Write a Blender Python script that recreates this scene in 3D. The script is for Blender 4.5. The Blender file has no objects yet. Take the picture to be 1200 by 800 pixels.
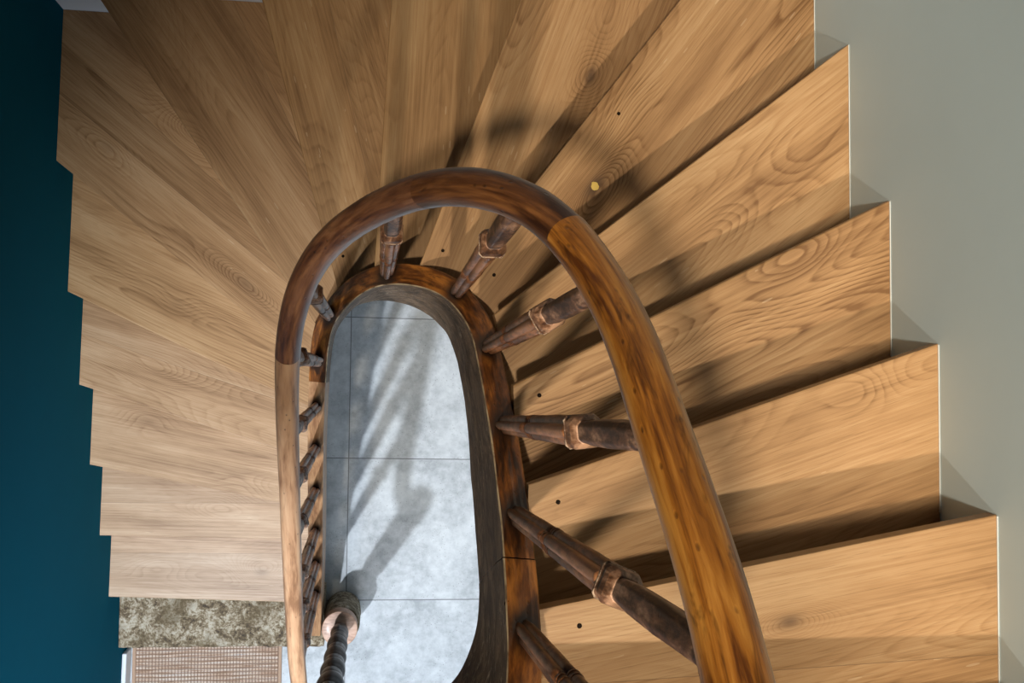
import bpy, bmesh, math, random
from mathutils import Vector, Matrix, noise
random.seed(4)
SC = bpy.context.scene
COL = SC.collection
R = 0.18            # rise of one step
PI = math.pi

# ------------------------------------------------------------------ helpers
def link_mesh(name, bm, mats, parent=None, smooth=False):
    me = bpy.data.meshes.new(name)
    bm.normal_update()
    bm.to_mesh(me); bm.free()
    if not isinstance(mats, (list, tuple)): mats = [mats]
    for m in mats: me.materials.append(m)
    if smooth:
        for p in me.polygons: p.use_smooth = True
    o = bpy.data.objects.new(name, me)
    COL.objects.link(o)
    if parent: o.parent = parent
    return o

def tag(o, label=None, cat=None, group=None, kind=None):
    if label: o['label'] = label
    if cat: o['category'] = cat
    if group: o['group'] = group
    if kind: o['kind'] = kind
    return o

def thing(name, loc, rz=0.0, **kw):
    o = bpy.data.objects.new(name, None)
    COL.objects.link(o)
    o.location = loc; o.rotation_euler = (0, 0, rz); o.empty_display_size = .05
    return tag(o, **kw)

def bevel(o, w, seg=2, angle=30):
    m = o.modifiers.new('edge', 'BEVEL'); m.width = w; m.segments = seg
    m.limit_method = 'ANGLE'; m.angle_limit = math.radians(angle)

def prism(bm, pts, z0, z1):
    """vertical prism over a plan polygon"""
    lo = [bm.verts.new((x, y, z0)) for x, y in pts]
    hi = [bm.verts.new((x, y, z1)) for x, y in pts]
    n = len(pts)
    fs = [bm.faces.new(hi), bm.faces.new(lo[::-1])]
    for i in range(n):
        j = (i + 1) % n
        fs.append(bm.faces.new((lo[i], lo[j], hi[j], hi[i])))
    bmesh.ops.recalc_face_normals(bm, faces=fs)

def box(bm, x0, x1, y0, y1, z0, z1):
    prism(bm, [(x0, y0), (x1, y0), (x1, y1), (x0, y1)], z0, z1)

def lathe(bm, prof, seg=32, cx=0, cy=0):
    rings = []
    for r, z in prof:
        rings.append([bm.verts.new((cx + r*math.cos(2*PI*i/seg), cy + r*math.sin(2*PI*i/seg), z)) for i in range(seg)])
    for a, b in zip(rings, rings[1:]):
        for i in range(seg):
            j = (i+1) % seg
            bm.faces.new((a[i], a[j], b[j], b[i]))
    bm.faces.new(rings[0][::-1]); bm.faces.new(rings[-1])

# ------------------------------------------------------------------ node helper
class NT:
    def __init__(s, name):
        s.m = bpy.data.materials.new(name); s.m.use_nodes = True
        s.t = s.m.node_tree; s.b = s.t.nodes['Principled BSDF']
    def n(s, kind, **kw):
        x = s.t.nodes.new(kind)
        for k, v in kw.items(): setattr(x, k, v)
        return x
    def put(s, sock, v):
        if v is None: return
        if hasattr(v, 'is_output') or isinstance(v, bpy.types.NodeSocket): s.t.links.new(v, sock)
        elif isinstance(v, (tuple, list)):
            sock.default_value = tuple(v) if len(v) != 3 or sock.type == 'VECTOR' else (*v, 1)
        else: sock.default_value = v
    def math(s, op, a, b=None, c=None, clamp=False):
        x = s.n('ShaderNodeMath', operation=op, use_clamp=clamp)
        for i, v in enumerate((a, b, c)):
            if v is not None: s.put(x.inputs[i], v)
        return x.outputs[0]
    def coords(s, kind='Object'): return s.n('ShaderNodeTexCoord').outputs[kind]
    def attr(s, name): return s.n('ShaderNodeAttribute', attribute_name=name).outputs
    def mapv(s, v, scale=(1, 1, 1), loc=(0, 0, 0), rot=(0, 0, 0)):
        x = s.n('ShaderNodeMapping'); s.put(x.inputs['Vector'], v)
        x.inputs['Scale'].default_value = scale; x.inputs['Location'].default_value = loc
        x.inputs['Rotation'].default_value = rot
        return x.outputs[0]
    def vadd(s, a, b):
        x = s.n('ShaderNodeVectorMath', operation='ADD'); s.put(x.inputs[0], a); s.put(x.inputs[1], b); return x.outputs[0]
    def sep(s, v):
        x = s.n('ShaderNodeSeparateXYZ'); s.put(x.inputs[0], v); return x.outputs
    def comb(s, a, b, c=0.0):
        x = s.n('ShaderNodeCombineXYZ')
        for i, v in enumerate((a, b, c)): s.put(x.inputs[i], v)
        return x.outputs[0]
    def noise(s, v, scale=1.0, detail=3.0, rough=.5, dist=0.0):
        x = s.n('ShaderNodeTexNoise'); s.put(x.inputs['Vector'], v)
        x.inputs['Scale'].default_value = scale; x.inputs['Detail'].default_value = detail
        x.inputs['Roughness'].default_value = rough; x.inputs['Distortion'].default_value = dist
        return x.outputs[0]
    def voro(s, v, scale, feature='F1', out='Distance'):
        x = s.n('ShaderNodeTexVoronoi', feature=feature); s.put(x.inputs['Vector'], v); x.inputs['Scale'].default_value = scale
        return x.outputs[out]
    def ramp(s, f, stops, interp='LINEAR'):
        x = s.n('ShaderNodeValToRGB'); s.put(x.inputs[0], f); cr = x.color_ramp; cr.interpolation = interp
        while len(cr.elements) > 1: cr.elements.remove(cr.elements[0])
        cr.elements[0].position = stops[0][0]; c = stops[0][1]
        cr.elements[0].color = (*c, 1) if isinstance(c, tuple) else (c, c, c, 1)
        for p, c in stops[1:]:
            e = cr.elements.new(p); e.color = (*c, 1) if isinstance(c, tuple) else (c, c, c, 1)
        return x.outputs[0]
    def mix(s, f, a, b, mode='MIX'):
        x = s.n('ShaderNodeMix', data_type='RGBA', blend_type=mode)
        s.put(x.inputs[0], f); s.put(x.inputs[6], a); s.put(x.inputs[7], b); return x.outputs[2]
    def bump(s, h, strength=.3, dist=.002):
        x = s.n('ShaderNodeBump'); x.inputs['Strength'].default_value = strength; x.inputs['Distance'].default_value = dist
        s.put(x.inputs['Height'], h); s.t.links.new(x.outputs[0], s.b.inputs['Normal'])
    def done(s, col, rough=.5, spec=.5, coat=0):
        s.put(s.b.inputs['Base Color'], col); s.put(s.b.inputs['Roughness'], rough)
        s.b.inputs['Specular IOR Level'].default_value = spec
        if coat: s.b.inputs['Coat Weight'].default_value = coat; s.b.inputs['Coat Roughness'].default_value = .15
        return s.m

# ------------------------------------------------------------------ oak for the treads
def oak(name, seed, joints=(), knots=(), tint=(1, 1, 1), fig=1.0, gain=1.0):
    """grain runs along local X; joints = lines ((x0,y0),(x1,y1)) between glued boards; knots = (x,y,size,dark)"""
    m = NT(name)
    P = m.coords(); X, Y, Z = m.sep(P)
    off = None; jl = None
    for i, ((x0, y0), (x1, y1)) in enumerate(joints):
        L = math.hypot(x1-x0, y1-y0); nx, ny = -(y1-y0)/L, (x1-x0)/L
        d = m.math('ADD', m.math('MULTIPLY', X, nx), m.math('MULTIPLY_ADD', Y, ny, -(nx*x0+ny*y0)))
        side = m.math('GREATER_THAN', d, 0.0)
        line = m.math('LESS_THAN', m.math('ABSOLUTE', d), .0007)
        off = side if off is None else m.math('ADD', off, side)
        jl = line if jl is None else m.math('MAXIMUM', jl, line)
    offv = m.math('MULTIPLY', off, 7.31) if off is not None else 0.0
    xs = m.math('ADD', X, offv)
    base = m.comb(xs, Y, seed*3.7)
    # cathedral figure = contour lines of a stretched smooth noise
    n1 = m.noise(m.mapv(base, (.85, 5.0, 1)), 1.0, 1.0, .35)
    n2 = m.noise(m.mapv(base, (5, 26, 1), (3, 1, 0)), 1.0, 2.0, .5)
    v = m.math('MULTIPLY_ADD', n1, 1.0, m.math('MULTIPLY', n2, .022))
    core = None; gsum = 0.0
    for kx, ky, ks, dk in knots:
        dx = m.math('MULTIPLY_ADD', X, 1/(2.0*ks), -kx/(2.0*ks)); dy = m.math('MULTIPLY_ADD', Y, 1/ks, -ky/ks)
        d2 = m.math('ADD', m.math('MULTIPLY', dx, dx), m.math('MULTIPLY', dy, dy))
        g = m.math('EXPONENT', m.math('MULTIPLY', d2, -1.0))
        v = m.math('MULTIPLY_ADD', g, .24 if dk > .25 else .09, v)
        c = m.math('MULTIPLY', m.math('EXPONENT', m.math('MULTIPLY', d2, -11.0)), dk)
        gsum = m.math('ADD', g, gsum)
        core = c if core is None else m.math('MAXIMUM', core, c)
    ph = m.math('MULTIPLY', v, 46.0)
    saw = m.math('FRACT', ph)
    ring = m.ramp(saw, [(0, .0), (.55, .30), (.86, 1.0), (1, .0)])
    patch = m.ramp(m.noise(m.mapv(base, (1.0, 4, 1), (5, 5, 1)), 1.2, 2), [(.40, .18), (.60, 1.0)])
    if core is not None: patch = m.math('MAXIMUM', patch, m.math('MINIMUM', m.math('MULTIPLY', gsum, 1.6), 1.0))
    brk = m.ramp(m.noise(m.mapv(base, (6, 90, 1), (1, 8, 2)), 1.0, 3, .6), [(.30, .35), (.60, 1.0)])
    ring = m.math('MULTIPLY', m.math('MULTIPLY', ring, brk), m.math('MULTIPLY', patch, .8*fig))
    straight = m.noise(m.mapv(base, (1.3, 190, 1)), 1.0, 4, .65)
    pores = m.ramp(m.noise(m.mapv(base, (14, 520, 1)), 1.0, 2, .6), [(.57, .0), (.70, 1.0)])
    broad = m.noise(m.mapv(base, (1.6, 11, 1), (0, 0, 4)), 1.0, 4, .6)
    t = m.math('MULTIPLY_ADD', ring, .44, m.math('MULTIPLY_ADD', m.ramp(straight, [(.28, 0.), (.72, 1.)]), .38,
               m.math('MULTIPLY', m.ramp(broad, [(.34, 0.), (.66, 1.)]), .52)))
    g = gain
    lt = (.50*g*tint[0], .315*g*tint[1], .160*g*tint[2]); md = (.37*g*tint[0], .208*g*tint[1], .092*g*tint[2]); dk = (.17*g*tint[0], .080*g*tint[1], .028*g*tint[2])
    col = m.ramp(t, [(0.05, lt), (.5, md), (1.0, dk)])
    col = m.mix(m.math('MULTIPLY', pores, .38), col, (.16*g, .080*g, .028*g))
    # pale medullary ray flecks
    fl = m.voro(m.mapv(base, (9, 60, 1)), 1.0)
    flm = m.math('MULTIPLY', m.math('LESS_THAN', fl, .12), m.math('GREATER_THAN', m.noise(m.mapv(base, (3, 3, 1), (9, 0, 0)), 1.3, 1), .56))
    col = m.mix(m.math('MULTIPLY', flm, .22), col, (.72*g, .55*g, .36*g))
    if off is not None:
        tn = m.math('FRACT', m.math('MULTIPLY_ADD', off, .618, seed*.37))
        f = m.math('MULTIPLY_ADD', tn, .20, .87)
        col = m.mix(1.0, col, m.comb(f, f, f), 'MULTIPLY')
        col = m.mix(m.math('MULTIPLY', jl, .55), col, (.14, .08, .04))
    if core is not None:
        col = m.mix(m.math('MINIMUM', core, 1.0), col, (.085, .045, .022))
    m.bump(m.math('ADD', m.math('MULTIPLY', pores, -.6), m.math('MULTIPLY', straight, -.3)), .15, .0006)
    return m.done(col, .46, .35)

def plain_paint(name, col, rough=.6, var=.04, spec=.35):
    m = NT(name)
    n = m.noise(m.coords(), 9.0, 4, .6); f = m.math('MULTIPLY_ADD', n, var*2, 1-var)
    m.bump(m.noise(m.coords(), 160.0, 3, .6), .06, .001)
    return m.done(m.mix(1.0, (*col, 1), m.comb(f, f, f), 'MULTIPLY'), rough, spec)

def old_wood(name, stops, stain=.5, rough=.32, sc=1.0, coat=.25, grain='gc', spots=.6, streak=(7, 90, 90)):
    """varnished old timber; 'gc' stores (along, across, across) in metres"""
    m = NT(name)
    g = m.attr(grain)[1] if grain else m.coords()
    s1 = m.noise(m.mapv(g, streak), sc, 4, .6, .6)
    s2 = m.noise(m.mapv(g, (streak[0]*.45, streak[1]*.3, streak[2]*.3), (2, 3, 1)), sc, 3, .55, .4)
    s3 = m.noise(m.mapv(g, (streak[0]*2.5, streak[1]*3.5, streak[2]*3.5)), sc, 3, .6)
    t = m.math('MULTIPLY_ADD', s1, .55, m.math('MULTIPLY_ADD', s2, .5, m.math('MULTIPLY', s3, .28)))
    col = m.ramp(t, [(.55, stops[0]), (.665, stops[1]), (.78, stops[2])])
    st = m.ramp(m.noise(m.mapv(g, (9, 42, 42), (7, 1, 3)), 1.0, 4, .65, .8), [(.56, 0.), (.70, 1.)])
    col = m.mix(m.math('MULTIPLY', st, stain), col, tuple(c*.22 for c in stops[2]))
    pit = m.ramp(m.voro(m.mapv(g, (26, 60, 60)), 1.0), [(.05, 1.), (.13, 0.)])
    col = m.mix(m.math('MULTIPLY', pit, spots), col, tuple(c*.12 for c in stops[2]))
    m.bump(m.math('ADD', s3, m.math('MULTIPLY', pit, -1.5)), .35, .0012)
    return m.done(col, rough, .5, coat)

# ------------------------------------------------------------------ the plan, in metres
# top edge of the string on the well side (x, y, z)
INNER = [[-0.1785,-1.0580,0.335],[-0.1735,-0.8878,0.428],[-0.1679,-0.7015,0.554],[-0.1622,-0.5188,0.725],[-0.1591,-0.3834,0.851],
 [-0.1548,-0.2565,0.968],[-0.1491,-0.137,1.085],[-0.1405,-0.0247,1.211],[-0.1284,0.0791,1.364],[-0.1164,0.1201,1.436],[-0.0882,0.1557,1.535],
 [-0.0618,0.1805,1.616],[-0.0262,0.2055,1.724],[0.0137,0.2158,1.823],[0.0578,0.2141,1.913],[0.0995,0.2044,1.994],[0.1423,0.1876,2.066],
 [0.1716,0.1658,2.129],[0.1958,0.1297,2.201],[0.2099,0.0926,2.273],[0.2162,0.0645,2.318],[0.2198,-0.0114,2.435],[0.2241,-0.0773,2.516],
 [0.2275,-0.1385,2.588],[0.2278,-0.1949,2.66],[0.2256,-0.2527,2.741],[0.2228,-0.3045,2.822],[0.2163,-0.3682,2.912],[0.2084,-0.419,2.993],
 [0.195,-0.4684,3.092],[0.1606,-0.5084,3.2],[0.1032,-0.5149,3.308]]
# height of the string's face at a few places along it (index into INNER, metres)
FACE = [(0,.29),(5,.29),(9,.30),(10.2,.31),(11.3,.32),(12.4,.50),(13.4,.62),(14.4,.69),(15.7,.75),(16.8,.755),(17.7,.70),(18.6,.62),(19.6,.58),
        (20.6,.50),(22,.47),(23.6,.50),(24.8,.52),(26.4,.475),(27.9,.40),(31,.40)]
RAIL = [[-0.1969,-0.9271,1.395],[-0.195,-0.6651,1.6638],[-0.1879,-0.4411,1.9088],[-0.1801,-0.2117,2.1316],[-0.1731,-0.053,2.3253],
 [-0.166,0.0084,2.4728],[-0.1524,0.0865,2.5853],[-0.1254,0.1500,2.6869],[-0.0945,0.189,2.7834],[-0.0533,0.2200,2.8763],[-0.008,0.2362,2.9741],
 [0.0406,0.2433,3.0794],[0.0787,0.2407,3.1775],[0.1112,0.2301,3.2547],[0.1498,0.2155,3.3141],[0.1853,0.1897,3.3634],[0.2093,0.16,3.4072],
 [0.2274,0.1182,3.4509],[0.2395,0.0786,3.5009],[0.2446,0.0427,3.5569],[0.2471,-0.0029,3.6125],[0.2499,-0.0538,3.6656],[0.2516,-0.0985,3.7181],
 [0.2545,-0.138,3.7666],[0.2543,-0.172,3.8063],[0.2536,-0.2108,3.84]]
# nosing lines: level -> (inner end), (outer end towards the wall)
NOSE = {2:((-.3238,-.9169),(-.9764,-.8874)),3:((-.3239,-.6453),(-.9751,-.6250)),4:((-.3240,-.4824),(-.9707,-.3498)),
 5:((-.3182,-.2768),(-.9677,-.0666)),6:((-.3144,-.0751),(-.9594,.2311)),7:((-.3041,.1022),(-.9512,.6122)),8:((-.2768,.2938),(-.7893,1.0466)),
 9:((-.1677,.4781),(-.3172,1.0124)),10:((.0134,.4886),(.0349,.9707)),11:((.1148,.2594),(.3539,.9269)),12:((.1999,.2114),(.7118,.8855)),
 13:((.2551,.1172),(1.0479,.7422)),14:((.2782,-.0267),(1.0568,.3634)),15:((.2789,-.2028),(1.0609,.0631)),16:((.2847,-.3792),(1.0619,-.2340)),
 17:((.2700,-.5300),(1.0650,-.5300))}
def XL(y): return -.963 + .0188*y
def XR(y): return 1.0596 - .0138*y
YB = 1.066
def YW(x): return YB - .0069*x

def catmull(pts, n=12):
    P = [Vector(p) for p in pts]; P = [P[0]*2-P[1]] + P + [P[-1]*2-P[-2]]
    out = []
    for i in range(1, len(P)-2):
        for k in range(n):
            t = k/n; a, b, c, d = P[i-1], P[i], P[i+1], P[i+2]
            out.append((.5*((2*b)+(c-a)*t+(2*a-5*b+4*c-d)*t*t+(3*b-a-3*c+d)*t**3), i-1+t))
    out.append((P[-2], len(P)-3.0))
    return out

def smooth_pts(pts, it=1, k=.25):
    P = [Vector(p) for p in pts]
    for _ in range(it):
        P = [P[0]] + [P[i]*(1-2*k) + (P[i-1]+P[i+1])*k for i in range(1, len(P)-1)] + [P[-1]]
    return P

SP = catmull(smooth_pts(INNER, 1), 10)           # [(Vector, param)]
def lerp_tab(tab, x):
    for (a, va), (b, vb) in zip(tab, tab[1:]):
        if x <= b: return va + (vb-va)*max(0, (x-a)/(b-a))
    return tab[-1][1]
TH = .053                                         # string thickness
ST = []                                           # stations: inner pt, outward normal, face height, arc length
arc = 0
for i, (p, u) in enumerate(SP):
    a = SP[max(i-4, 0)][0]; b = SP[min(i+4, len(SP)-1)][0]
    t = (b-a); t.z = 0; t.normalize(); n = Vector((-t.y, t.x, 0))
    if i: arc += (p-SP[i-1][0]).length
    ST.append((p, n, lerp_tab(FACE, u), arc, u))
OUT = [(p.x+n.x*(TH+.0012), p.y+n.y*(TH+.0012)) for p, n, h, s, u in ST]

def seg_hit(a, b, c, d):
    """a->b ray against segment c-d, returns (t along ab, u along cd)"""
    rx, ry = b[0]-a[0], b[1]-a[1]; sx, sy = d[0]-c[0], d[1]-c[1]
    den = rx*sy-ry*sx
    if abs(den) < 1e-9: return None
    t = ((c[0]-a[0])*sy-(c[1]-a[1])*sx)/den; u = ((c[0]-a[0])*ry-(c[1]-a[1])*rx)/den
    return t, u
EPS = .0005
CORN = [(XL(-3.2)+EPS, -3.2), (XL(YB)+EPS, YW(XL(YB))-EPS*2), (XR(YB)-EPS, YW(XR(YB))-EPS*2), (XR(-3.2)-EPS, -3.2)]
def wall_hit(a, b):
    best = None
    for i in range(3):
        h = seg_hit(a, b, CORN[i], CORN[i+1])
        if h and h[0] > 0 and -1e-6 <= h[1] <= 1+1e-6 and (best is None or h[0] < best[0]): best = (h[0], i, h[1])
    t, i, u = best
    return (a[0]+(b[0]-a[0])*t, a[1]+(b[1]-a[1])*t), i+u
def string_hit(a, b):
    """nearest crossing of the line with the string's outer curve, searching back from the wall side"""
    best = None
    for i in range(len(OUT)-1):
        h = seg_hit(b, a, OUT[i], OUT[i+1])
        if h and h[0] > 0 and 0 <= h[1] <= 1 and (best is None or h[0] < best[0]): best = (h[0], i+h[1])
    if best is None: raise Exception('no hit')
    t, i = best
    return (b[0]+(a[0]-b[0])*t, b[1]+(a[1]-b[1])*t), i

def nose_line(k, back=0.0):
    a, b = NOSE[k]
    L = math.hypot(b[0]-a[0], b[1]-a[1]); ux, uy = (b[0]-a[0])/L, (b[1]-a[1])/L
    up = (uy, -ux)                                 # uphill direction
    a = (a[0]+up[0]*back, a[1]+up[1]*back); b = (b[0]+up[0]*back, b[1]+up[1]*back)
    return a, b
def ring_between(k0, b0, k1, b1):
    """plan polygon between nosing line k0 (moved uphill by b0) and k1 (moved by b1)"""
    a0, c0 = nose_line(k0, b0); a1, c1 = nose_line(k1, b1)
    i0, s0 = string_hit(a0, c0); i1, s1 = string_hit(a1, c1)
    w0, p0 = wall_hit(a0, c0); w1, p1 = wall_hit(a1, c1)
    pts = [w0]
    for c in (1, 2):
        if p0 < c < p1: pts.append(CORN[c])
    pts.append(w1); pts.append(i1)
    js = [j for j in range(len(OUT)) if s0 < j < s1]
    for j in js[::-1]:
        pts.append(OUT[j])
    pts.append(i0)
    return pts

# ------------------------------------------------------------------ the setting
def floor_mat():
    m = NT('limestone_tiles'); P = m.coords(); X, Y, Z = m.sep(P)
    def grout(c, o, p=.6065):
        f = m.math('FRACT', m.math('MULTIPLY_ADD', c, 1/p, -o/p+20.0))
        return m.math('LESS_THAN', m.math('ABSOLUTE', m.math('SUBTRACT', f, .5)), .5), f
    fx = m.math('FRACT', m.math('MULTIPLY_ADD', X, 1/.6065, .0905/.6065+20))
    fy = m.math('FRACT', m.math('MULTIPLY_ADD', m.math('MULTIPLY_ADD', X, .0076, Y), 1/.6065, -.2175/.6065+20))
    w = .0040/.6065
    g = m.math('MAXIMUM', m.math('LESS_THAN', fx, w), m.math('LESS_THAN', fy, w))
    ix = m.math('FLOOR', m.math('MULTIPLY_ADD', X, 1/.6065, .0905/.6065+20)); iy = m.math('FLOOR', m.math('MULTIPLY_ADD', Y, 1/.6065, -.2175/.6065+20))
    off = m.comb(m.math('MULTIPLY', ix, 3.1), m.math('MULTIPLY', iy, 5.7), 0)
    Q = m.vadd(P, off)
    n = m.noise(Q, 5.0, 6, .62, .4); n2 = m.noise(m.mapv(Q, (1, 1, 1), (4, 4, 4)), 26.0, 5, .7)
    col = m.ramp(m.math('MULTIPLY_ADD', n, .6, m.math('MULTIPLY', n2, .4)), [(.38, (.33, .34, .345)), (.52, (.50, .51, .515)), (.62, (.60, .61, .61))])
    pit = m.ramp(m.voro(Q, 95.0), [(.10, 1.), (.20, 0.)])
    pm = m.math('MULTIPLY', pit, m.ramp(m.noise(Q, 14.0, 3, .6), [(.47, 0.), (.56, 1.)]))
    cr = m.ramp(m.voro(m.vadd(m.mapv(Q, (1, 1, 1)), m.comb(n2, n, 0)), 17.0, 'DISTANCE_TO_EDGE'), [(0, 1.), (.02, 0.)])
    cm = m.math('MULTIPLY', cr, m.ramp(m.noise(Q, 3.5, 2), [(.60, 0.), (.68, 1.)]))
    col = m.mix(m.math('MULTIPLY', m.math('MAXIMUM', pm, cm), .7), col, (.13, .12, .11))
    col = m.mix(g, col, (.17, .17, .17))
    m.bump(m.math('ADD', m.math('MULTIPLY', g, -2.0), m.math('MULTIPLY', pm, -.6)), .4, .001)
    return m.done(col, .55, .4)
def slab(name, pts, z0, z1, mat):
    bm = bmesh.new(); prism(bm, pts, z0, z1); return tag(link_mesh(name, bm, mat), kind='structure')
fl = slab('floor', [(-1.15, -3.3), (1.3, -3.3), (1.3, 1.2), (-1.15, 1.2)], -.08, 0, floor_mat())
teal = plain_paint('teal_paint', (.0002, .098, .158), .9, .04, .06)
sage = plain_paint('sage_grey_paint', (.55, .67, .71), .65, .03)
white = plain_paint('cool_white_paint', (.84, .88, .93), .6)
ZT = 6.3
slab('wall_left', [(XL(-3.2), -3.2), (XL(YB), YW(XL(YB))), (XL(YB)-.12, YW(XL(YB))), (XL(-3.2)-.12, -3.2)], 0, ZT, teal)
slab('wall_right', [(XR(-3.2), -3.2), (XR(-3.2)+.12, -3.2), (XR(YB)+.12, YW(XR(YB))), (XR(YB), YW(XR(YB)))], 0, ZT, sage)
slab('wall_back', [(XL(YB)-.12, YW(XL(YB)-.12)+.0003), (XR(YB)+.12, YW(XR(YB)+.12)+.0003), (XR(YB)+.12, YB+.12), (XL(YB)-.12, YB+.12)], 0, ZT, white)
bm = bmesh.new()
prism(bm, [(XL(-3.2)+.0003, -3.2), (XL(-3.2)+.018, -3.2), (XL(-1.13)+.018, -1.175), (XL(-1.13)+.0005, -1.175)], 0, .095)
bb = tag(link_mesh('baseboard_left', bm, plain_paint('white_gloss_paint', (.72, .75, .78), .35)), kind='structure'); bevel(bb, .004)

# ------------------------------------------------------------------ steps
screw_mat = plain_paint('dark_steel', (.012, .007, .004), .8, .04, .1)
caulk_mat = plain_paint('white_caulk', (.74, .75, .72), .5)
TW = 'oak {} '
# per level: label, board joints in world coordinates, knots in world coordinates (x, y, size, dark), screws, tint, gain
J = {5:[((-.955,.10),(-.32,-.11))], 7:[((-.955,.98),(-.46,.545)),((-.965,.83),(-.545,.49))], 8:[((-.42,1.066),(-.26,.735))],
     9:[((-.13,1.0),(-.04,.62))], 3:[((-.97,-.505),(-.33,-.51))], 2:[((-.97,-.72),(-.33,-.73))], 16:[((1.06,-.47),(.28,-.505))]}
K = {2:[(-.41,-.80,.045,.35),(-.80,-.78,.05,.0)], 3:[(-.55,-.52,.05,.0)], 4:[(-.78,-.19,.05,.1),(-.45,-.42,.05,0)], 5:[(-.72,-.03,.04,.0)],
     7:[(-.385,.255,.060,.30),(-.80,.66,.05,.2),(-.55,.72,.05,.65)], 6:[(-.62,.20,.04,.15)], 8:[(-.50,.62,.04,.1)], 11:[(.535,.745,.045,.9)],
     12:[(.5105,.4336,.055,1.0),(.60,.62,.05,.0)], 13:[(.85,.40,.05,.0)], 14:[(.70,.10,.055,.0),(.85,.23,.05,0)], 16:[(.693,-.408,.038,.75)], 15:[(.9,-.03,.04,0)]}
S = {16:[(.3394,-.4087)], 15:[(.3347,-.2332)], 14:[(.3274,-.0478)], 12:[(.2766,.2193),(.5657,.607)], 11:[(.1698,.2926)], 9:[(-.0829,.3101)]}
LB = {2:'lowest oak step, pale board resting directly on the mottled stone step',
 3:'second lowest oak step along the teal wall, pale with nearly parallel edges',
 4:'third oak step above the stone one, starting to taper towards the handrail',
 5:'fourth oak step along the teal wall, with a pale oval grain figure',
 6:'fifth oak step along the teal wall, long tapering board with striped grain',
 7:'large triangular oak step filling the corner of the teal and white walls',
 8:'oak step pointing into the back left corner, with a wedge of board',
 9:'brown oak winder step against the back wall, just left of the darkest one',
 10:'shadowed oak winder step with pale ray flecks, straight behind the well',
 11:'oak winder step with a small grey knot, crossed by the curved handrail shadow',
 12:'oak winder step in the back right corner with a yellow filled knot hole',
 13:'oak step by the grey wall just in front of the back right corner',
 14:'oak step by the grey wall with swirling oval grain and a thin pale front edge',
 15:'oak step by the grey wall, second nearest of those in full view',
 16:'nearest oak step by the grey wall, with a dark grey knot',
 17:'uppermost oak board at the head of the stair beside the grey wall'}
LIGHT_TINT = {2:(1.25,1.42,1.90),3:(1.22,1.36,1.75),4:(1.18,1.28,1.55),5:(1.10,1.16,1.34),6:(1.02,1.02,1.02),7:(1.0,.99,1.02),8:(.98,.97,1.0),9:(.90,.89,.86),10:(.78,.77,.72)}  # cool light on the low treads and dimness at the back, tinted into the oak
FIG = {2:.55, 3:.6, 4:.7, 5:.85, 6:1.1, 7:1.1, 8:.8, 9:.6, 10:.5, 11:1.1, 12:1.6, 13:1.1, 14:1.6, 15:.9, 16:.8}
NOSE[18] = ((.27, -1.0), (1.07, -1.0))
for k in range(2, 18):
    a, b = NOSE[k]; rz = math.atan2(b[1]-a[1], b[0]-a[0])
    e = thing('stair_step', (a[0], a[1], (k-1)*R), rz, label=LB[k], cat='step', group='oak winder steps of the stair')
    inv = (Matrix.Translation((a[0], a[1], 0)) @ Matrix.Rotation(rz, 4, 'Z')).inverted()
    def loc(p): v = inv @ Vector((p[0], p[1], 0)); return (v.x, v.y)
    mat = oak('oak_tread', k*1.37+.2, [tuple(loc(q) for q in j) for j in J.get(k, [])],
              [(*loc((x, y)), s, d) for x, y, s, d in K.get(k, [])], LIGHT_TINT.get(k, (1, 1, 1)), FIG.get(k, 1.0))
    if k < 17: poly = ring_between(k, 0, k+1, .050 if k < 16 else .0248)
    else:
        w0, _ = wall_hit(*NOSE[17]); w1 = (XR(-.95)-EPS, -.95)
        poly = [w0, w1, (.20, -.95), (.20, -.575), (.27, -.53)]
    bm = bmesh.new(); prism(bm, [loc(p) for p in poly], R-.034, R)
    ne = [ed for ed in bm.edges if all(abs(v.co.y) < 1e-4 for v in ed.verts) and abs(ed.verts[0].co.z-ed.verts[1].co.z) < 1e-4]
    bmesh.ops.bevel(bm, geom=ne, offset=.0055 if k == 14 else .0028, segments=3, affect='EDGES', profile=.5)
    tr = link_mesh('tread', bm, mat, e)
    # riser under this nosing
    if k < 17: rp = ring_between(k, .040, k, .058)
    else: rp = [(.27, -.570), (XR(-.570)-EPS, -.570), (XR(-.588)-EPS, -.588), (.27, -.588)]
    bm = bmesh.new(); prism(bm, [loc(p) for p in rp], .0005, R-.0345)
    link_mesh('riser', bm, mat, e)
    # bead of white caulk where the tread meets the wall
    if k >= 12 and k < 17:
        a0, c0 = nose_line(k); a1, c1 = nose_line(k+1, .02)
        y0 = wall_hit(a0, c0)[0][1]; y1 = wall_hit(a1, c1)[0][1]
        if k == 12: y0 = YB - .02
        bm = bmesh.new()
        q = [(XR(y0)-.0019, y0-.002), (XR(y1)-.0019, y1), (XR(y1)-.0005, y1), (XR(y0)-.0005, y0-.002)]
        prism(bm, [loc(p) for p in q], R+.0002, R+.0032)
        link_mesh('caulk_line', bm, caulk_mat, e)
    for p in S.get(k, []):
        x, y = loc(p); bm = bmesh.new(); lathe(bm, [(.0042, R-.002), (.0042, R+.0006), (.0030, R+.0012), (.0012, R+.0004)], 16, x, y)
        link_mesh('screw', bm, screw_mat, e, True)
    if k == 12:
        x, y = loc((.5105, .4336)); bm = bmesh.new()
        lathe(bm, [(.011, R-.001), (.010, R+.0006), (.006, R+.0009)], 14, x, y)
        for v in bm.verts:
            d = 1+.35*noise.noise(Vector((v.co.x*160, v.co.y*160, 1))); v.co.x = x+(v.co.x-x)*d; v.co.y = y+(v.co.y-y)*d
        f = link_mesh('knot_filler', bm, plain_paint('yellow_filler', (.62, .42, .10), .5), e); f['label'] = 'yellow filler in the knot hole'

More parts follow.
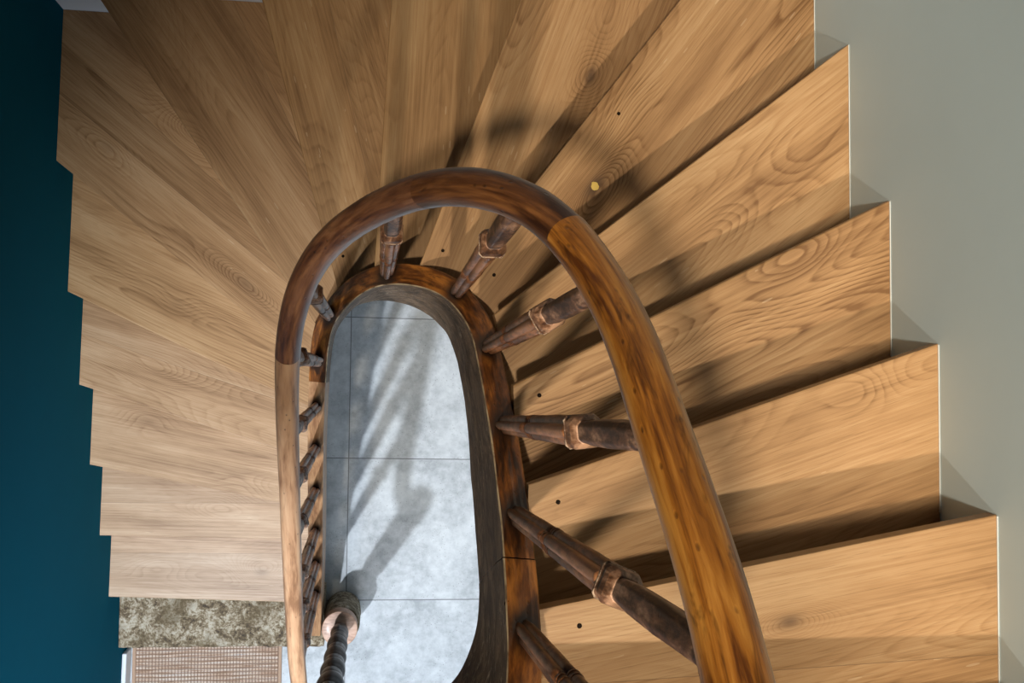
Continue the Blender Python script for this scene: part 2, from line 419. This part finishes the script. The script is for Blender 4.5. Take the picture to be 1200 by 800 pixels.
# ------------------------------------------------------------------ stone step with rounded end
def stone_mat():
    m = NT('mottled_stone'); P = m.coords()
    w = P
    a = m.noise(w, 21.0, 10, .76, .5); b = m.noise(m.mapv(w, (1, 1, 1), (3, 3, 3)), 7.0, 5, .65); c = m.noise(w, 90.0, 5, .75, .3)
    col = m.ramp(m.math('MULTIPLY_ADD', c, .35, m.math('MULTIPLY', a, .68)), [(.41, (.045, .033, .024)), (.48, (.15, .105, .058)), (.525, (.28, .215, .135)), (.56, (.45, .38, .28)), (.66, (.56, .50, .40))])
    br = m.ramp(b, [(.50, 0.), (.64, 1.)])
    col = m.mix(m.math('MULTIPLY', br, .7), col, (.115, .080, .038))
    X, Y, Z = m.sep(P)
    edge = m.ramp(m.math('MULTIPLY_ADD', m.noise(P, 9, 3), .12, m.math('MULTIPLY', Y, -1.0)), [(1.07, 0.), (1.15, 1.)])
    col = m.mix(m.math('MULTIPLY', edge, .45), col, (.085, .075, .06))
    m.bump(m.math('MULTIPLY_ADD', a, 1.0, m.math('MULTIPLY', c, .5)), .9, .006)
    return m.done(col, .75, .3)
stone = stone_mat()
stp = thing('stone_step', (-.55, -1.0, 0), label='worn mottled stone bottom step with a rounded end beside the jute mat', cat='step')
bm = bmesh.new()
nx, ny = 90, 22
x0, x1 = XL(-1)+.002, -.172
rows = []
for j in range(ny+1):
    row = []
    for i in range(nx+1):
        x = x0 + (x1-x0)*i/nx; yf = -1.131-.010*(x+.97)/.8 + .007*noise.noise(Vector((x*17, 0, 2))) + .004*noise.noise(Vector((x*60, 3, 0)))
        y = -.915 + (yf+.915)*j/ny
        z = R + .0022*noise.noise(Vector((x*30, y*30, 0))) - .002
        if j == ny: z -= .010; y += 0
        if j == ny-1: y = yf+.004; z -= .002
        if j < 3: z = R-.003
        row.append(bm.verts.new((x+.55, y+1.0, z)))
    rows.append(row)
for j in range(ny):
    for i in range(nx): bm.faces.new((rows[j][i], rows[j+1][i], rows[j+1][i+1], rows[j][i+1]))
def skirt(vs):
    lo = [bm.verts.new((v.co.x, v.co.y, 0)) for v in vs]
    for i in range(len(vs)-1): bm.faces.new((vs[i], lo[i], lo[i+1], vs[i+1]))
skirt(rows[ny]); skirt([r[nx] for r in rows][::-1]); skirt([r[0] for r in rows]); skirt(rows[0][::-1])
bmesh.ops.remove_doubles(bm, verts=bm.verts, dist=1e-5)
bmesh.ops.recalc_face_normals(bm, faces=bm.faces)
link_mesh('slab', bm, stone, stp, True)
bm = bmesh.new()
lathe(bm, [(.072, 0), (.074, .02), (.073, .06), (.074, .10), (.073, .16), (.073, .22), (.072, .268), (.070, .279), (.062, .2797)], 40, -.0990+.55, -1.028+1.0)
for v in bm.verts:
    d = 1+.05*noise.noise(v.co*14); v.co.x = .451+(v.co.x-.451)*d; v.co.y = -.028+(v.co.y+.028)*d
link_mesh('rounded_end', bm, stone, stp, True)

# ------------------------------------------------------------------ string (the inner stringer round the well)
CAPW = old_wood('string_top_wood', ((.42, .150, .026), (.17, .054, .011), (.03, .011, .004)), .85, .40, 1.0, .15, spots=.3, streak=(9, 45, 45))
FACEW = NT('string_face_wood')
def face_wood():
    m = FACEW; g = m.attr('gc')[1]
    a = m.noise(m.mapv(g, (7, 26, 10)), 1.0, 6, .7, 1.0); b = m.noise(m.mapv(g, (16, 16, 36), (3, 3, 3)), 1.0, 7, .8, 1.6)
    col = m.ramp(a, [(.36, (.045, .027, .014)), (.50, (.13, .078, .042)), (.62, (.22, .14, .08)), (.75, (.09, .052, .028))])
    sc = m.ramp(b, [(.54, 0.), (.62, 1.)])
    msk = m.ramp(m.noise(m.mapv(g, (2.6, 4, 6), (1, 1, 1)), 1.0, 3), [(.40, .0), (.58, .9)])
    col = m.mix(m.math('MULTIPLY', sc, msk), col, (.50, .37, .25))
    dk = m.ramp(m.noise(m.mapv(g, (16, 30, 30), (8, 3, 5)), 1.0, 5, .7, 1.0), [(.52, 0.), (.66, .8)])
    col = m.mix(dk, col, (.035, .022, .015))
    gx = m.sep(g)
    ed = m.math('MULTIPLY', m.math('LESS_THAN', gx[2], .0045), m.ramp(m.noise(m.mapv(g, (14, 1, 1)), 1.0, 3), [(.40, .1), (.55, .9)]))
    col = m.mix(ed, col, (.55, .42, .26))
    m.bump(m.math('ADD', a, b), .5, .002)
    return m.done(col, .62, .3)
FACEW = face_wood()
SIDEW = old_wood('string_lower_wood', ((.50, .29, .15), (.38, .20, .095), (.22, .10, .045)), .5, .45, 1.0, .1, spots=.3, streak=(9, 45, 45))
BAL = [  # base on the string, top under the handrail
 ((-.197,-.869,.441),(-.197,-.872,1.452)),((-.195,-.738,.529),(-.195,-.725,1.600)),((-.192,-.597,.651),(-.193,-.609,1.725)),
 ((-.187,-.432,.805),(-.188,-.43,1.92)),((-.182,-.272,.952),(-.183,-.292,2.054)),((-.175,-.128,1.093),(-.177,-.148,2.209)),
 ((-.162,.020,1.272),(-.163,.024,2.495)),((-.126,.151,1.476),(-.123,.155,2.695)),((.035,.242,1.865),(.030,.242,3.055)),
 ((.195,.179,2.136),(.173,.199,3.346)),((.244,.048,2.345),(.236,.088,3.488)),((.253,-.104,2.550),(.250,-.056,3.668)),
 ((.253,-.250,2.736),(.254,-.205,3.835)),((.239,-.396,2.950),(.246,-.330,3.985))]
strg = thing('stair_string', (0, 0, .3), label='thick curved timber string wrapping the open well, carrying the balusters', cat='stair string')
def station(u):
    u = min(max(u, 0), len(INNER)-1.001); f = u*10; i = int(f); t = f-i
    a, b = ST[i], ST[min(i+1, len(ST)-1)]
    return a[0].lerp(b[0], t), a[1].lerp(b[1], t), a[2]*(1-t)+b[2]*t, a[3]*(1-t)+b[3]*t
def string_section(u0, u1, mats, dz=0.0, dn=0.0, label=None, s0=0.0, s1=0.0):
    """s0/s1: how far (in stations) the cut at either end slants forward down the face"""
    us = [u0] + [s[4] for s in ST if u0+.02 < s[4] < u1-.02] + [u1]
    bm = bmesh.new(); gc = bm.verts.layers.float_vector.new('gc'); gr = bm.verts.layers.float.new('shade_grime')
    rings = []
    for u in us:
        ring = []; h0 = station(u)[2]
        c = .0025; N = 8
        prof = [(c, 0.0)] + [(c+(TH-2*c)*i/N, .0) for i in range(1, N+1)] + [(TH, c), (TH, h0*.5), (TH, h0), (TH*.5, h0), (0, h0), (0, h0*.75), (0, h0*.5), (0, h0*.25), (0, c)]
        for q, (w, d) in enumerate(prof):
            k0 = max(0, 1-(u-u0)/4.0) if s0 else 0; k1 = max(0, 1-(u1-u)/4.0) if s1 else 0
            uu = u + (d/h0)*(s0*k0 + s1*k1)
            p, n, h, s = station(uu)
            dd_ = d*h/h0
            wob = .0012*noise.noise(Vector((s*9, q*.9, 2))) if w < TH*.9 else 0
            nn = dn*(1-w/TH)
            zz = p.z-dd_+dz+(wob if d == 0 else 0)
            x, y = p.x+n.x*(w+nn+wob), p.y+n.y*(w+nn+wob)
            if y < -.79: zz = max(zz, .1812)
            v = bm.verts.new((x, y, zz-.3))
            v[gc] = (s, w, dd_)
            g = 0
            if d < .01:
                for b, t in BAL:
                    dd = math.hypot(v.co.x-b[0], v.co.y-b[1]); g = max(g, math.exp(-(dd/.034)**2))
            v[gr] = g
            ring.append(v)
        rings.append(ring)
    m = len(rings[0])
    for a, b in zip(rings, rings[1:]):
        for i in range(m):
            j = (i+1) % m
            f = bm.faces.new((a[i], b[i], b[j], a[j])); f.material_index = 1 if i >= 13 else 0
    for r_, inv in ((rings[0], False), (rings[-1], True)):
        f = bm.faces.new(r_ if inv else r_[::-1]); f.material_index = 0
    bmesh.ops.recalc_face_normals(bm, faces=bm.faces)
    o = link_mesh('string_section', bm, mats, strg)
    if label: o['label'] = label
    return o
def add_shade_grime(mat):  # darkens the string round each baluster foot: painted shadow together with dirt
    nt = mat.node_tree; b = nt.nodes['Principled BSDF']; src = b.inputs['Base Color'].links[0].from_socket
    at = nt.nodes.new('ShaderNodeAttribute'); at.attribute_name = 'shade_grime'
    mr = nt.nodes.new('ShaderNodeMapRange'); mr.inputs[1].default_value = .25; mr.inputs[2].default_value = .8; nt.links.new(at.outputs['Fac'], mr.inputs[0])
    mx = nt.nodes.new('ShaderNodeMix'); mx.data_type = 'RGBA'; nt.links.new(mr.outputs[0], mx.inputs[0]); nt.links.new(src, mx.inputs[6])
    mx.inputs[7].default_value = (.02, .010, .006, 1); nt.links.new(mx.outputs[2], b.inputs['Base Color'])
add_shade_grime(CAPW); add_shade_grime(SIDEW)
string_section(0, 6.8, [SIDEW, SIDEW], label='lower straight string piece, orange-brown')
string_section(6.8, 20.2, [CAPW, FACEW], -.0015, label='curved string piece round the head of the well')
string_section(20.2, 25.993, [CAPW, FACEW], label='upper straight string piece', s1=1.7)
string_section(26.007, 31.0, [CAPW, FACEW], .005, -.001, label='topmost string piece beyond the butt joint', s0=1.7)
bm = bmesh.new(); bmesh.ops.create_uvsphere(bm, u_segments=12, v_segments=8, radius=.006, matrix=Matrix.Translation((.2195, -.366, 2.905-.3)))
link_mesh('bolt_head', bm, screw_mat, strg, True)

# ------------------------------------------------------------------ handrail
RD = [((-.1120,-.998,1.325)), (-.118,-1.030,1.325), (-.145,-1.055,1.325), (-.176,-1.045,1.325), (-.192,-1.005,1.338)] + [tuple(p) for p in RAIL] + \
     [(.2510,-.262,3.895),(.2465,-.320,3.962),(.2390,-.385,4.035),(.2240,-.440,4.105),(.1900,-.490,4.180),(.1350,-.520,4.260)]
RS = catmull(smooth_pts(RD, 2, .22), 10)
hr = thing('handrail', (0, 0, 1.3), label='round polished timber handrail sweeping up and around the open well', cat='handrail')
def rail_section(u0, u1, mat, rad=.0245, label=None, cap0=True):
    sel = [(i, p, u) for i, (p, u) in enumerate(RS) if u0-1e-6 <= u <= u1+1e-6]
    bm = bmesh.new(); gc = bm.verts.layers.float_vector.new('gc'); rings = []; s = u0*.1; M = 28; prev = None
    for i, p, u in sel:
        a = RS[max(i-3, 0)][0]; b = RS[min(i+3, len(RS)-1)][0]; t = (b-a).normalized()
        side = t.cross(Vector((0, 0, 1))).normalized(); up = side.cross(t).normalized()
        if prev: s += (p-prev).length
        prev = p.copy()
        ring = []
        for k in range(M):
            th = 2*PI*k/M; c, sn = math.cos(th), math.sin(th)
            rr = rad*(1+.035*noise.noise(Vector((s*7, c*.7, sn*.7)))+.012*noise.noise(Vector((s*30, c*1.5, sn*1.5))))
            cc = math.copysign(abs(c)**.9, c); ss = math.copysign(abs(sn)**.9, sn)
            v = bm.verts.new(p+side*rr*cc+up*rr*ss*.97-Vector((0, 0, 1.3))); v[gc] = (s, rr*c, rr*sn); ring.append(v)
        rings.append(ring)
    for a, b in zip(rings, rings[1:]):
        for k in range(M): bm.faces.new((a[k], a[(k+1) % M], b[(k+1) % M], b[k]))
    if u0 == 0: bm.faces.new(rings[0][::-1])
    if u1 > 30: bm.faces.new(rings[-1])
    bmesh.ops.recalc_face_normals(bm, faces=bm.faces)
    o = link_mesh('rail_section', bm, mat, hr, True)
    if label: o['label'] = label
    return o
amber = old_wood('amber_rail_wood', ((.56, .245, .045), (.36, .130, .018), (.11, .032, .006)), .9, .34, 1.0, .12, spots=.45, streak=(6, 75, 75))
dark = old_wood('dark_rail_wood', ((.24, .095, .030), (.115, .042, .014), (.040, .014, .006)), .7, .34, 1.0, .12, spots=.6, streak=(6, 55, 55))
red = old_wood('reddish_rail_wood', ((.30, .135, .060), (.16, .062, .026), (.055, .020, .010)), .55, .34, 1.0, .12, spots=.5, streak=(6, 50, 50))
pale = old_wood('pale_rail_wood', ((.52, .310, .175), (.43, .235, .125), (.22, .105, .050)), .3, .42, 1.0, .05, spots=.7, streak=(5, 55, 55))
# u index: 5 = first traced point
rail_section(0, 10.2, pale, .0240, 'pale tan lower length of the rail')
rail_section(10.2, 16.8, red, .0241, 'reddish brown curved length')
rail_section(16.8, 21.2, dark, .0243, 'dark brown crown of the curve')
rail_section(21.2, 36, amber, .0244, 'amber upper length')

# ------------------------------------------------------------------ balusters
balm = old_wood('baluster_wood', ((.50, .215, .095), (.19, .070, .025), (.035, .013, .005)), .6, .42, 1.0, .0, grain=None, spots=.3, streak=(45, 45, 7))
wornm = old_wood('worn_block_wood', ((.55, .31, .19), (.22, .10, .05), (.055, .022, .010)), .6, .5, 1.0, .0, grain=None, spots=.2, streak=(60, 60, 18))
palem = NT('worn_lip_wood')
palem = palem.done(palem.ramp(palem.noise(palem.coords(), 130.0, 4, .7), [(.42, (.10, .05, .03)), (.56, (.52, .38, .27))]), .55, .3)
LBAL = ['lowest baluster, next to the newel post, seen under the pale rail','second baluster above the newel post under the pale rail',
 'third baluster above the newel post under the pale rail','fourth baluster above the newel post, middle of the pale straight rail',
 'fifth baluster above the newel post on the teal wall side','sixth baluster above the newel post, just below the rail colour change',
 'short-looking baluster directly beside the pale and reddish rail joint','baluster in the left bend of the handrail, seen nearly end on',
 'baluster at the head of the well, standing straight behind the oval opening','baluster under the dark crown of the rail leaning to the right',
 'baluster with bright worn edge under the start of the amber rail','nearly horizontal looking baluster on the grey wall side with twin reeds',
 'long dark baluster just above the string butt joint, below the amber rail','lowest in the photo of the amber rail balusters, cut by its bottom edge']
from mathutils.bvhtree import BVHTree
def tree_of(root):
    vs, ps = [], []
    for o in root.children:
        b = len(vs); off = root.location
        vs += [v.co+off for v in o.data.vertices]; ps += [tuple(b+i for i in p.vertices) for p in o.data.polygons]
    return BVHTree.FromPolygons(vs, ps)
T_STR, T_RAIL = tree_of(strg), tree_of(hr)
def conform(o, e, b, q, L):
    """scribe the foot to the sloping string and the head to the underside of the rail"""
    zs = [v.co.z for v in o.data.vertices]; z0, z1 = min(zs), max(zs)
    for v in o.data.vertices:
        w = b + q @ v.co
        if v.co.z < z0+.0005 and z0 < .01:
            h = T_STR.ray_cast(w+Vector((0, 0, .12)), Vector((0, 0, -1)), .3)
            if h[0]: v.co.z += h[0].z+.0018-w.z
        elif v.co.z > z1-.0005 and z1 > L-.01:
            h = T_RAIL.ray_cast(w-Vector((0, 0, .12)), Vector((0, 0, 1)), .35)
            if h[0]: v.co.z += h[0].z-.0055-w.z
def baluster(base, top, label, tw=0.0):
    b = Vector(base); t = Vector(top); d = t-b
    e = thing('baluster', b, label=label, cat='baluster', group='reeded balusters of the staircase')
    e.rotation_mode = 'QUATERNION'; e.rotation_quaternion = d.to_track_quat('Z', 'Y') @ Matrix.Rotation(tw, 3, 'Z').to_quaternion()
    L = d.length - .0215
    zr, zb = L*.36, L*.685
    # shaft: four reeds in a cluster
    def cluster(bm, z0, z1, N, rad0, rad1, bulge=0.0):
        M = 64; rings = []
        for i in range(N+1):
            f = i/N; z = z0+(z1-z0)*f; R0 = rad0+(rad1-rad0)*f + bulge*math.sin(PI*f)
            ring = []
            for k in range(M):
                th = 2*PI*k/M
                # union of four circles of radius q at distance o
                o_, q = R0*.56, R0*.46
                ph = (th+PI/4) % (PI/2)-PI/4
                rr = o_*math.cos(ph)+math.sqrt(max(q*q-(o_*math.sin(ph))**2, 0))
                rr = max(rr, R0*.30)
                if i == 0 and z0 < .01: rr *= .85
                rr *= 1+.03*noise.noise(Vector((th*1.5, z*14, b.x*9)))
                ring.append(bm.verts.new((rr*math.cos(th), rr*math.sin(th), z)))
            rings.append(ring)
        for a, c in zip(rings, rings[1:]):
            for k in range(M): bm.faces.new((a[k], a[(k+1) % M], c[(k+1) % M], c[k]))
        if z0 > .01: bm.faces.new(rings[0][::-1])
        bm.faces.new(rings[-1])
    bm = bmesh.new(); cluster(bm, 0, zr-.012, 10, .0172, .0184); o = link_mesh('lower_shaft', bm, balm, e, True); conform(o, e, b, e.rotation_quaternion, L)
    bm = bmesh.new()
    for dz in (-.0085, .0085): cluster(bm, zr+dz-.0030, zr+dz+.0030, 3, .0194, .0194)
    cluster(bm, zr-.0125, zr+.0125, 2, .0178, .0178)
    link_mesh('collar', bm, balm, e, True)
    bm = bmesh.new(); cluster(bm, zr+.012, zb, 20, .0184, .0200); link_mesh('upper_shaft', bm, balm, e, True)
    # capital block: square with chamfered corners, lower lip pale and worn
    def oct_ring(bm, z, h, c):
        pts = [(h, -h+c), (h, h-c), (h-c, h), (-h+c, h), (-h, h-c), (-h, -h+c), (-h+c, -h), (h-c, -h)]
        return [bm.verts.new((x*(1+.05*noise.noise(Vector((x*90, y*90, z*40)))), y, z)) for x, y in pts]
    def loft(bm, spec):
        rg = [oct_ring(bm, *s) for s in spec]
        for a, c in zip(rg, rg[1:]):
            for k in range(8): bm.faces.new((a[k], a[(k+1) % 8], c[(k+1) % 8], c[k]))
        bm.faces.new(rg[0][::-1])
        if spec[-1][0] < L-.01: bm.faces.new(rg[-1])
    bm = bmesh.new(); loft(bm, [(zb-.003, .0160, .004), (zb, .0200, .005), (zb+.0025, .0204, .005), (zb+.004, .0198, .005)])
    o = link_mesh('block_lip', bm, palem, e); o['label'] = 'pale worn lower edge of the block'
    bm = bmesh.new(); loft(bm, [(zb+.004, .0196, .005), (zb+.012, .0176, .005), (zb+.024, .0205, .007), (zb+.036, .0188, .0075), (zb+.048, .0134, .005)])
    o = link_mesh('block', bm, wornm, e); bevel(o, .0015, 2, 20)
    # neck: rounded faceted, swelling then thinning under the rail
    bm = bmesh.new()
    n0 = zb+.047
    loft(bm, [(n0, .0125, .005), (n0+.02, .0130, .005), (n0+.055, .0142, .0055), ((n0+L)/2, .0146, .0058), (L-.09, .0136, .0055), (L, .0125, .005)])
    o = link_mesh('neck', bm, wornm, e); conform(o, e, b, e.rotation_quaternion, L); bevel(o, .002, 3, 20)
    return e
for i, (bb_, tt_) in enumerate(BAL):
    ax = Vector((0, 1, 0))
    baluster(bb_, tt_, LBAL[i], [0.15,0,.1,-.1,.1,0,.1,.7,0,.75,.35,0.05,-.35,-.4][i])

# ------------------------------------------------------------------ newel post
nb = Vector((-.1015, -1.0235, .360)); ntp = Vector((-.1120, -.998, 1.325))
nw = thing('newel_post', (-.1044, -1.0270, .280), label='dark turned newel post with stacked beads on a round pinkish wooden block', cat='newel post')
pink = old_wood('pink_block_wood', ((.60, .38, .27), (.50, .29, .19), (.34, .18, .11)), .15, .5, 1.0, .05, grain=None, spots=.1, streak=(14, 60, 20))
bm = bmesh.new()
lathe(bm, [(.066, 0.0002), (.069, .004), (.0695, .04), (.0700, .076), (.068, .0795), (.03, .08)], 48)
o = link_mesh('base_block', bm, pink, nw, True); o['label'] = 'round pinkish wooden block'
bevel(o, .001)
dk = old_wood('dark_newel_wood', ((.040, .018, .010), (.017, .007, .004), (.007, .003, .002)), .4, .38, 1.0, .1, grain=None, spots=.2, streak=(40, 40, 12))
prof = [(.012, 0), (.020, .004), (.029, .03), (.0335, .07), (.0345, .10), (.033, .128), (.0275, .143), (.0305, .150), (.0305, .160), (.0275, .168)]
z = .168; r0 = .0315
while z < .78:
    h = .175
    prof += [(r0*.97, z+.012), (r0*1.03, z+.045), (r0*.97, z+.062), (r0*.90, z+.068), (r0*1.0, z+.078), (r0*1.20, z+.105), (r0*1.24, z+.125), (r0*1.10, z+.150), (r0*.82, z+h-.010), (r0*.95, z+h-.006), (r0*.80, z+h)]
    z += h; r0 += .0013
prof += [(.034, .89), (.037, .91), (.035, .93), (.028, .938)]
bm = bmesh.new(); lathe(bm, prof, 40)
for v in bm.verts:
    th = math.atan2(v.co.y, v.co.x); d = 1+.03*math.sin(2*th+v.co.z*40); v.co.x *= d; v.co.y *= d
q = (ntp-nb).to_track_quat('Z', 'Y').to_matrix().to_4x4()
bm.transform(Matrix.Translation(nb-Vector((-.1044, -1.0270, .280))) @ q)
link_mesh('post', bm, dk, nw, True)

# ------------------------------------------------------------------ jute mat
def jute():
    m = NT('woven_jute'); X, Y, Z = m.sep(m.coords())
    P = m.coords()
    jx = m.math('MULTIPLY_ADD', m.noise(m.mapv(P, (30, 200, 1)), 1.0, 2), .35, 0)
    jy = m.math('MULTIPLY_ADD', m.noise(m.mapv(P, (8, 120, 1), (2, 2, 2)), 1.0, 2), .5, 0)
    sx = m.math('MULTIPLY_ADD', m.math('SINE', m.math('MULTIPLY', m.math('ADD', m.math('MULTIPLY', X, 76.0), jx), 2*PI)), .5, .5)
    sy = m.math('MULTIPLY_ADD', m.math('SINE', m.math('MULTIPLY', m.math('ADD', m.math('MULTIPLY', Y, 62.0), jy), 2*PI)), .5, .5)
    h = m.math('MULTIPLY', sx, sy)
    rowv = m.noise(m.mapv(P, (5, 150, 1)), 1.0, 3, .7)
    col = m.ramp(rowv, [(.34, (.30, .17, .11)), (.46, (.55, .38, .27)), (.58, (.72, .60, .50)), (.70, (.45, .40, .38))])
    col = m.mix(m.ramp(h, [(.0, .85), (.34, 0.)]), col, (.20, .115, .075))
    m.bump(h, 1.0, .004)
    return m.done(col, .9, .1)
mt = thing('jute_mat', (-.665, -1.5, .0), label='rectangular woven brown jute mat on the floor before the stone step', cat='mat')
bm = bmesh.new(); box(bm, -.282, .298, -.34, .335, .0005, .010); link_mesh('weave', bm, jute(), mt)
bdm = NT('tan_binding'); bdm.bump(bdm.noise(bdm.coords(), 300, 2), .4, .002); bdm = bdm.done((.44, .29, .20, 1), .9, .1)
for x0_, x1_ in ((-.296, -.2825), (.2985, .312)):
    bm = bmesh.new(); box(bm, x0_, x1_, -.34, .335, .0005, .012); o = link_mesh('binding', bm, bdm, mt); bevel(o, .003)

# ------------------------------------------------------------------ light
def lamp(name, kind, loc, target, energy, color, size, spot=None, blend=.5):
    d = bpy.data.lights.new(name, kind); d.energy = energy; d.color = color
    if kind in ('POINT', 'SPOT'): d.shadow_soft_size = size
    if kind == 'SPOT': d.spot_size = math.radians(spot); d.spot_blend = blend
    if kind == 'AREA': d.size = size
    o = bpy.data.objects.new(name, d); COL.objects.link(o); o.location = loc
    o.rotation_euler = (Vector(target)-Vector(loc)).to_track_quat('-Z', 'Y').to_euler()
    return o
lamp('upper_ceiling_lamp', 'SPOT', (-.60, -.85, 6.76), (.62, .10, 2.4), 500, (1, .88, .69), .09, 39, .8)
lamp('far_upstairs_lamp', 'SPOT', (-.2, -4.2, 10.0), (.92, .0, 2.5), 1800, (1, .91, .77), .10, 15.5, .7)
lamp('hall_ceiling_lamp', 'SPOT', (-.80, -1.90, 3.9), (-.34, -.90, 0), 560, (.80, .89, 1.0), .04, 74, .8)
fill = lamp('hall_fill', 'AREA', (-.10, -2.0, 2.55), (-.20, -.75, 0), 13, (.78, .88, 1.0), 1.1)  # unseen soft fill, added to lift the shadows on the floor
fill.data.spread = math.radians(95)
wash = lamp('added_wall_wash', 'AREA', (.96, .05, 5.6), (.96, .05, 0), .9, (1, .88, .68), .1)  # added unseen light, shaped to brighten the treads beside the grey wall
wash.data.shape = 'RECTANGLE'; wash.data.size = .05; wash.data.size_y = 1.5; wash.data.spread = math.radians(13)
wash.rotation_euler = (0, 0, 0)

w = bpy.data.worlds.new('world'); SC.world = w; w.use_nodes = True
w.node_tree.nodes['Background'].inputs[0].default_value = (.95, .97, 1.0, 1)
w.node_tree.nodes['Background'].inputs[1].default_value = .055

# ------------------------------------------------------------------ camera
cd = bpy.data.cameras.new('camera'); cam = bpy.data.objects.new('camera', cd); COL.objects.link(cam)
cd.sensor_width = 36; cd.lens = 1218.67/1200*36; cd.clip_start = .02
Mx = Matrix(((0.9909, -0.0181, -0.1337), (0.0145, 0.9995, -0.0279), (0.1342, 0.0257, 0.9906))).to_4x4()
cam.matrix_world = Matrix.Translation((0, 0, 4.5342)) @ Mx
SC.camera = cam
SC.view_settings.view_transform = 'Standard'; SC.view_settings.look = 'None'
SC.view_settings.gamma = 1; SC.view_settings.use_curve_mapping = False
SC.view_settings.exposure = 0.0
